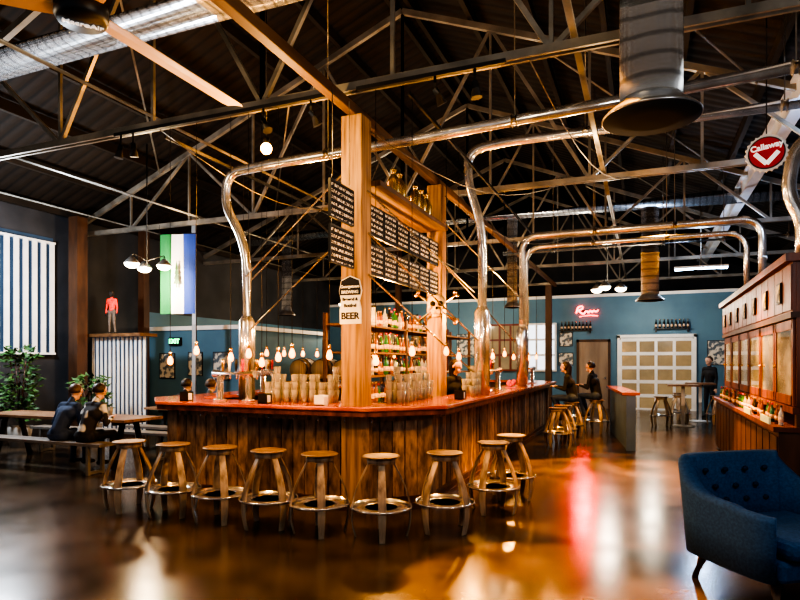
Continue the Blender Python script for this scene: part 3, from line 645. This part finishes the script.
# flag
FL=T('hanging_flag','vertical green white and blue flag hung from the truss','flag',(-8.97,9.8,2.6),.25)
def stripe(xa,xb,mm,n=6):
    m=MB(); vs=[]
    for i in range(n+1):
        x=xa+(xb-xa)*i/n
        for j in range(7): z=1.65*j/6; y=.02*math.sin(x*14+j*.3); vs+= [(x,y-.004,z),(x,y+.004,z)]
    fs=[]
    for i in range(n):
        for j in range(6):
            a=(i*7+j)*2; b=((i+1)*7+j)*2; fs+=[(a,b,b+2,a+2),(a+1,a+3,b+3,b+1)]
    m.add(vs,fs,False); m.obj('flag_stripe',mm,FL)
stripe(-.39,-.13,FGREEN); stripe(-.13,.13,FWHITE); stripe(.13,.39,FBLUE)
m=MB(); m.cyl((-.44,0,1.66),(.44,0,1.66),.012); m.cyl((-.4,0,1.66),(-.4,0,1.86),.005,n=5); m.cyl((.4,0,1.66),(.4,0,1.86),.005,n=5); m.obj('flag_pole',BLACK,FL)
m=MB()
for k in range(4): m.prismY([(-.07+.012*k,.62+.1*k),(.07-.012*k,.62+.1*k),(0,.80+.1*k)],-.045,-.04)
m.prismY([(-.012,.54),(.012,.54),(.012,.63),(-.012,.63)],-.045,-.04); m.obj('tree_emblem',LEAF,FL)
E=T('exit_sign','green glowing exit sign on the blue partition','sign',(-11.0,11.9,2.12))
MB().box(-.17,.17,0,.09,-.1,.1).obj('housing',BLACK,E); text('EXIT',.16,EXITG,E,(0,-.006,0),RF,bold=.004)
def poster(loc,w,h,label='framed printed poster on the blue wall'):
    t=T('wall_poster',label,'poster',loc,group='wall posters'); MB().box(-w/2,w/2,-.02,0,-h/2,h/2).obj('frame',BLACK,t); MB().box(-w/2+.02,w/2-.02,-.025,-.02,-h/2+.02,h/2-.02).obj('print',POSTER,t)
poster((-11.3,11.99,1.5),.5,.65); poster((-10.4,11.99,1.55),.45,.6); poster((-9.6,11.99,1.5),.5,.7); poster((-2.55,BY-.001,2.4),.45,.5); poster((-2.55,BY-.001,1.7),.5,.45); poster((2.2,BY-.001,1.9),.6,.8); poster((-6.2,BY-.001,2.2),.7,.9)
for sx in (-2.2,.85):
    t=T('wall_shelf','narrow dark wall shelf near the garage door','shelf',(sx,BY-.1,2.72),group='wall shelves'); MB().box(-.55,.55,-.08,.1,-.03,0).obj('shelf_board',BLACK,t)
    for a in (-.48,.48): MB().box(a-.02,a+.02,-.05,.1,-.12,-.03).obj('bracket',BLACK,t)
    for k in range(9): dup(PB[3],(sx-.48+k*.12,BY-.11,2.721),0,group='bottles on the wall shelf')
def barrel(loc):
    t=T('wooden_barrel','oak barrel with steel hoops lying on its side','barrel',loc,group='barrels')
    pr=[(0,-.4),(.24,-.4),(.28,-.25),(.3,0),(.28,.25),(.24,.4),(0,.4)]
    m=MB().lathe(pr,20); m.v=[(x,z,y) for x,y,z in m.v]; m.f=[f[::-1] for f in m.f]; m.obj('barrel_body',WOOD,t)
    for yy,r in ((-.33,.264),(-.15,.296),(.15,.296),(.33,.264)):
        m=MB().lathe([(r-.015,-.02),(r+.006,-.02),(r+.006,.02),(r-.015,.02),(r-.015,-.02)],20); m.v=[(x,z+yy,y) for x,y,z in m.v]; m.obj('hoop',BLACK,t)
rk=T('barrel_rack','dark timber rack carrying barrels','rack',(-7.8,14.0,0))
MB().box(-1.05,1.05,-.35,.35,1.0,1.1).obj('deck',DKWOOD,rk)
for x in (-1.0,1.0):
    for y in (-.3,.3): MB().box(x-.05,x+.05,y-.05,y+.05,0,1.0).obj('leg',DKWOOD,rk)
for x in (-8.45,-7.8,-7.15): barrel((x,14.0,1.4))
K=T('skull_ornament','tan skull with crossed bones mounted on the second post','ornament',(-2.84,8.42,2.40),math.radians(18)); K.scale=(1.2,)*3
m=MB(); m.ball((0,-.06,.06),(.115,.11,.11),20,lambda d:1-.12*max(0,-d.z)); m.ball((0,-.10,-.045),(.072,.06,.055),14); m.ball((-.075,-.11,-.005),(.035,.04,.025),10); m.ball((.075,-.11,-.005),(.035,.04,.025),10); m.obj('skull',CREAM,K)
MB().ball((0,-.10,-.10),(.06,.05,.03),12).obj('jaw',CREAM,K)
for p,r in (((-.046,-.155,.04),(.034,.030,.034)),((.046,-.155,.04),(.034,.030,.034)),((0,-.165,-.015),(.015,.014,.022))): MB().ball(p,r,10).obj('eye_socket',MBLACK,K)
m=MB(); 
for k in range(6): m.box(-.045+k*.0155,-.034+k*.0155,-.160,-.145,-.085,-.058)
m.obj('teeth',CREAM,K)
for s_ in (-1,1):
    m=MB(); a=V((-.24*s_,.0,-.17)); b=V((.24*s_,.0,.17)); m.tube([a,b],.020,8)
    n_=V((-.58*s_,0,.82))
    for p in (a,b):
        for q in (-1,1): m.ball(p+n_*.022*q,.026,8)
    m.obj('bone',GOLD,K)

# ------------------------------------------------------------ people
def ik(a,b,l1,l2,pole):
    d=b-a; L_=min(d.length,(l1+l2)*.995); u=d.normalized(); x=(l1*l1-l2*l2+L_*L_)/(2*L_); h=math.sqrt(max(0,l1*l1-x*x))
    p=(pole-u*pole.dot(u)).normalized(); return a+u*x+p*h, a+u*L_
def person(label,loc,rz,seat=None,lean=.1,hands=None,shirt=CBLACK,pants=JEANS,hair=HAIRD,long=False,scale=1,footz=.09,look=0,name='person',cat='person',skin=SKIN):
    up=V((0,math.sin(lean),math.cos(lean))); pz=(seat+.10)/scale if seat else .93
    pel=V((0,0,pz)); shc=pel+up*.49; neck=pel+up*.58; hc=pel+up*.68+V((0,.03,.02))
    caps=[]
    def c(a,b,ra,rb,k): caps.append((V(a),V(b),ra,rb,k))
    c(pel+V((-.08,0,-.02)),pel+V((.08,0,-.02)),.115,.115,2); c(pel+V((0,0,.05)),pel+up*.3,.12,.135,1)
    c(pel+up*.34+V((-.08,0,0)),pel+up*.34+V((.08,0,0)),.115,.115,1); c(shc+V((-.15,0,-.02)),shc+V((.15,0,-.02)),.068,.068,1); c(shc,neck,.07,.052,1); c(neck-up*.03,hc-V((0,.01,.06)),.05,.05,0)
    hd=Matrix.Rotation(look,3,'X')
    def H(x,y,z): return hc+hd@V((x,y,z))
    c(H(0,-.015,.025),H(0,.01,.03),.092,.088,0); c(H(0,.03,-.055),H(0,.045,-.07),.056,.045,0); c(H(0,.092,.012),H(0,.108,-.018),.011,.016,0)
    for s_ in (-1,1):
        c(H(.088*s_,-.005,.01),H(.09*s_,-.01,-.02),.018,.014,0)
        hip=pel+V((.085*s_,0,-.03))
        if seat: 
            kn=hip+V((.04*s_,.41,.02)); an=V((kn.x,kn.y-.03,max(footz,kn.z-.44)))
            if seat>.6: an.y-=.12
        else: kn=V((.1*s_,.03,.5)); an=V((.11*s_,-.01+.03*s_,.09))
        c(hip,kn,.088,.058,2); c(kn,an,.056,.04,2); c(an+V((0,-.02,-.04)),an+V((.01*s_,.16,-.055)),.042,.034,3)
        sh=shc+V((.18*s_,0,-.02)); tg=V(hands[0 if s_<0 else 1]) if hands else (V((.14*s_,.36,pz+.24)) if seat else V((.24*s_,.06,pz-.08)))
        el,wr=ik(sh,tg,.29,.26,V((.5*s_,-.5,-1)))
        c(sh,el,.052,.042,1); c(el,wr,.04,.03,1); fd=(wr-el).normalized()
        pa=wr+fd*.045; side=fd.cross(V((0,0,1))); side=side.normalized() if side.length>.1 else V((0,1,0)); dn=side.cross(fd).normalized()
        c(wr,wr+fd*.02,.025,.027,0)
        for q in (-1,1): c(pa+side*q*.015-fd*.02,pa+side*q*.018+fd*.03,.018,.016,0)
        for q,l in ((-1.5,.028),(-.5,.035),(.5,.037),(1.5,.032)):
            b0=pa+side*q*.019+fd*.04; b1=b0+fd*l-dn*.008; c(b0,b1,.0095,.009,0); c(b1,b1+fd*l*.6-dn*.025,.009,.008,0)
        tb=pa-side*s_*.025-fd*.01; c(tb,tb-side*s_*.03+fd*.03,.012,.0105,0); c(tb-side*s_*.03+fd*.03,tb-side*s_*.032+fd*.055-dn*.01,.0105,.009,0)
    m=MB()
    for a,b,ra,rb,k in caps: m.capsule(a,b,ra,rb,10)
    me=m.mesh('tmp',SKIN); tmp=bpy.data.objects.new('tmp',me); COL.objects.link(tmp)
    r=tmp.modifiers.new('r','REMESH'); r.mode='VOXEL'; r.voxel_size=.0125
    sm=tmp.modifiers.new('s','SMOOTH'); sm.factor=.5; sm.iterations=3
    bpy.context.view_layer.update()
    body=bpy.data.meshes.new_from_object(tmp.evaluated_get(bpy.context.evaluated_depsgraph_get())); bpy.data.objects.remove(tmp)
    nf=len(body.polygons); cen=np.empty(nf*3); body.polygons.foreach_get('center',cen); cen=cen.reshape(-1,3)
    best=np.full(nf,1e9); idx=np.zeros(nf,int)
    for a,b,ra,rb,k in caps:
        a_=np.array(a);b_=np.array(b); ab=b_-a_; t=np.clip(((cen-a_)@ab)/max(ab@ab,1e-9),0,1)
        d=np.linalg.norm(cen-(a_+t[:,None]*ab),axis=1)-(ra+(rb-ra)*t); u=d<best; best[u]=d[u]; idx[u]=k
    body.materials.clear()
    for q in (skin,shirt,pants,SHOE): body.materials.append(q)
    body.polygons.foreach_set('material_index',idx.astype(np.int32)); body.polygons.foreach_set('use_smooth',[True]*nf); body.update()
    o=bpy.data.objects.new(name,body); COL.objects.link(o); body.name=name
    o.location=loc; o.rotation_euler=(0,0,rz); o.scale=(scale,)*3; o['label']=label; o['category']=cat
    def hf(d):
        if d.y>.30 and d.z<.45: return .80
        if d.z<-.55 and not long: return .75
        return 1.0
    m=MB(); m.ball(H(0,-.022,.03),(.106,.112,.112),20,hf)
    if long: m.capsule(H(0,-.07,.0),H(0,-.08,-.17),.085,.06)
    m.obj('hair',hair,o)
    m=MB(); 
    for s_ in (-1,1): m.ball(H(.033*s_,.083,.018),(.011,.008,.007),8)
    m.obj('eyes',BLACK,o)
    m=MB(); m.ball(H(0,.089,-.05),(.022,.008,.006),8); m.obj('mouth',MAROON,o)
    return o
person('person in a navy jacket hunched over the table',(-7.98,6.29,0),.05,seat=.45,lean=.45,shirt=CNAVY,look=-.4,hair=HAIRB,scale=.93)
person('person in a black and white top leaning on the table',(-7.44,6.29,0),0,seat=.45,lean=.36,shirt=CJERSEY,pants=CBLACK,look=-.3,scale=.93)
person('person in dark clothes seated on a bench',(-7.58,8.34,0),0,seat=.45,lean=.25,shirt=CBLACK,scale=.93)
person('person in a grey shirt seated on a bench',(-7.04,8.34,0),0,seat=.45,lean=.25,shirt=CGREY,hair=HAIRB,scale=.93)
person('person in a black top seated on a stool at the bar',(-1.42,13.3,0),1.5,seat=.745,lean=.2,shirt=CBLACK,footz=.35,long=True,scale=.93)
person('person in a dark jacket seated on a bar stool',(-1.0,14.3,0),1.3,seat=.745,lean=.2,shirt=CBLACK,footz=.35,scale=.93)
person('bartender with long dark hair in a black top',(-2.98,9.5,0),-1.9,lean=.18,shirt=CBLACK,pants=CBLACK,long=True,scale=.94)
person('person in dark clothes standing near the garage door',(1.75,19.3,0),2.4,lean=.03,shirt=CBLACK,pants=CBLACK,hair=HAIRB)
person('mannequin figure in a red jacket on the partition top',(-10.9,9.9,2.22),3.4,lean=.05,shirt=CRED,pants=CKHAKI,scale=.54,name='mannequin',cat='mannequin',skin=CBLACK)

# ------------------------------------------------------------ lights
AM=(1,.46,.11); WM=(1,.74,.45)
for p,e in (((-4.6,5.3,1.9),42),((-3.5,5.0,1.85),44),((-2.2,4.6,1.9),42),((-1.35,5.8,1.95),38),((-5.7,5.3,2.0),36),((-1.2,8.6,2.2),40),((-2.5,9.2,2.3),120),((-3.2,7.4,2.4),170),((-2.6,12.6,2.4),120),((-5.2,9,2.3),120)):
    light('POINT',p,e,AM,.05)
light('POINT',(-4.95,7.0,4.4),100,(1,.45,.10),.07)
light('POINT',(-9.1,9.1,3.2),120,WM,.15); light('POINT',(-.85,15.9,3.0),90,(1,.86,.66),.15); light('POINT',(-8.6,16.9,3.0),150,WM,.15)
light('POINT',(1.3,16.5,3.7),100,(.5,.7,1),.1); light('POINT',(2.8,9,4.7),110,(.5,.7,1),.1); light('POINT',(.2,19.6,3.2),80,(1,.88,.68),.15); light('POINT',(-6,19,3.2),140,(1,.85,.62),.15)  # second cool light is added to brighten the roof beam, no fixture
light('SPOT',(.1,8.6,5.0),6800,(1,.38,.02),.1,rot=(.05,8.2,0),spot=math.radians(54),blend=.08)  # unseen spot added to throw an amber pool onto the floor
light('SPOT',(-.3,4.7,4.9),3200,(1,.38,.02),.08,rot=(-.60,4.35,0),spot=math.radians(25),blend=.12)  # another added spot, carries the amber pool towards the camera
light('SPOT',(.3,12.9,5.0),1500,(1,.42,.05),.1,rot=(.3,12.6,0),spot=math.radians(60),blend=.4)  # added spot continuing the amber floor light towards the back
light('SPOT',(-1.83,20.6,3.5),420,(1,.0,.0),.14,rot=(-.55,9.6,0),spot=math.radians(17),blend=1)  # red spot added beside the neon to throw a streak on the floor
light('POINT',(-.6,2.6,4.2),60,(1,.78,.5),.3); light('POINT',(-5.8,2.5,4.0),62,(1,.80,.56),.5); light('POINT',(1.7,2.6,3.0),80,(.85,.92,1),.3)  # fill lights added near the camera, without fixtures
light('POINT',(-.6,8.3,3.6),60,(1,.70,.38),.1); light('POINT',(-3.2,4.9,3.7),65,(1,.60,.22),.06)  # added aisle fill, and a warm light added to brighten the post
light('POINT',(-4,11,5.6),30,(1,.70,.38),.15); light('POINT',(-4,17,5.4),45,(1,.66,.34),.15); light('POINT',(-9.8,6.6,3.2),380,(.80,.90,1),.2)  # added roof fills, and a cool light added to whiten the slats
w=bpy.data.worlds.new('world'); S.world=w; w.use_nodes=True; w.node_tree.nodes['Background'].inputs[0].default_value=(.66,.76,.92,1); w.node_tree.nodes['Background'].inputs[1].default_value=.25
# ------------------------------------------------------------ camera
cd=bpy.data.cameras.new('camera'); cd.sensor_width=36; cd.lens=27; cd.shift_y=62/800; cd.clip_end=200
co=bpy.data.objects.new('camera',cd); COL.objects.link(co); co.location=(0,0,1.6); co.rotation_euler=(math.pi/2,0,math.radians(22.13)); S.camera=co
try: S.view_settings.look='AgX - Very High Contrast'; S.view_settings.exposure=.35
except Exception as e: print(e)
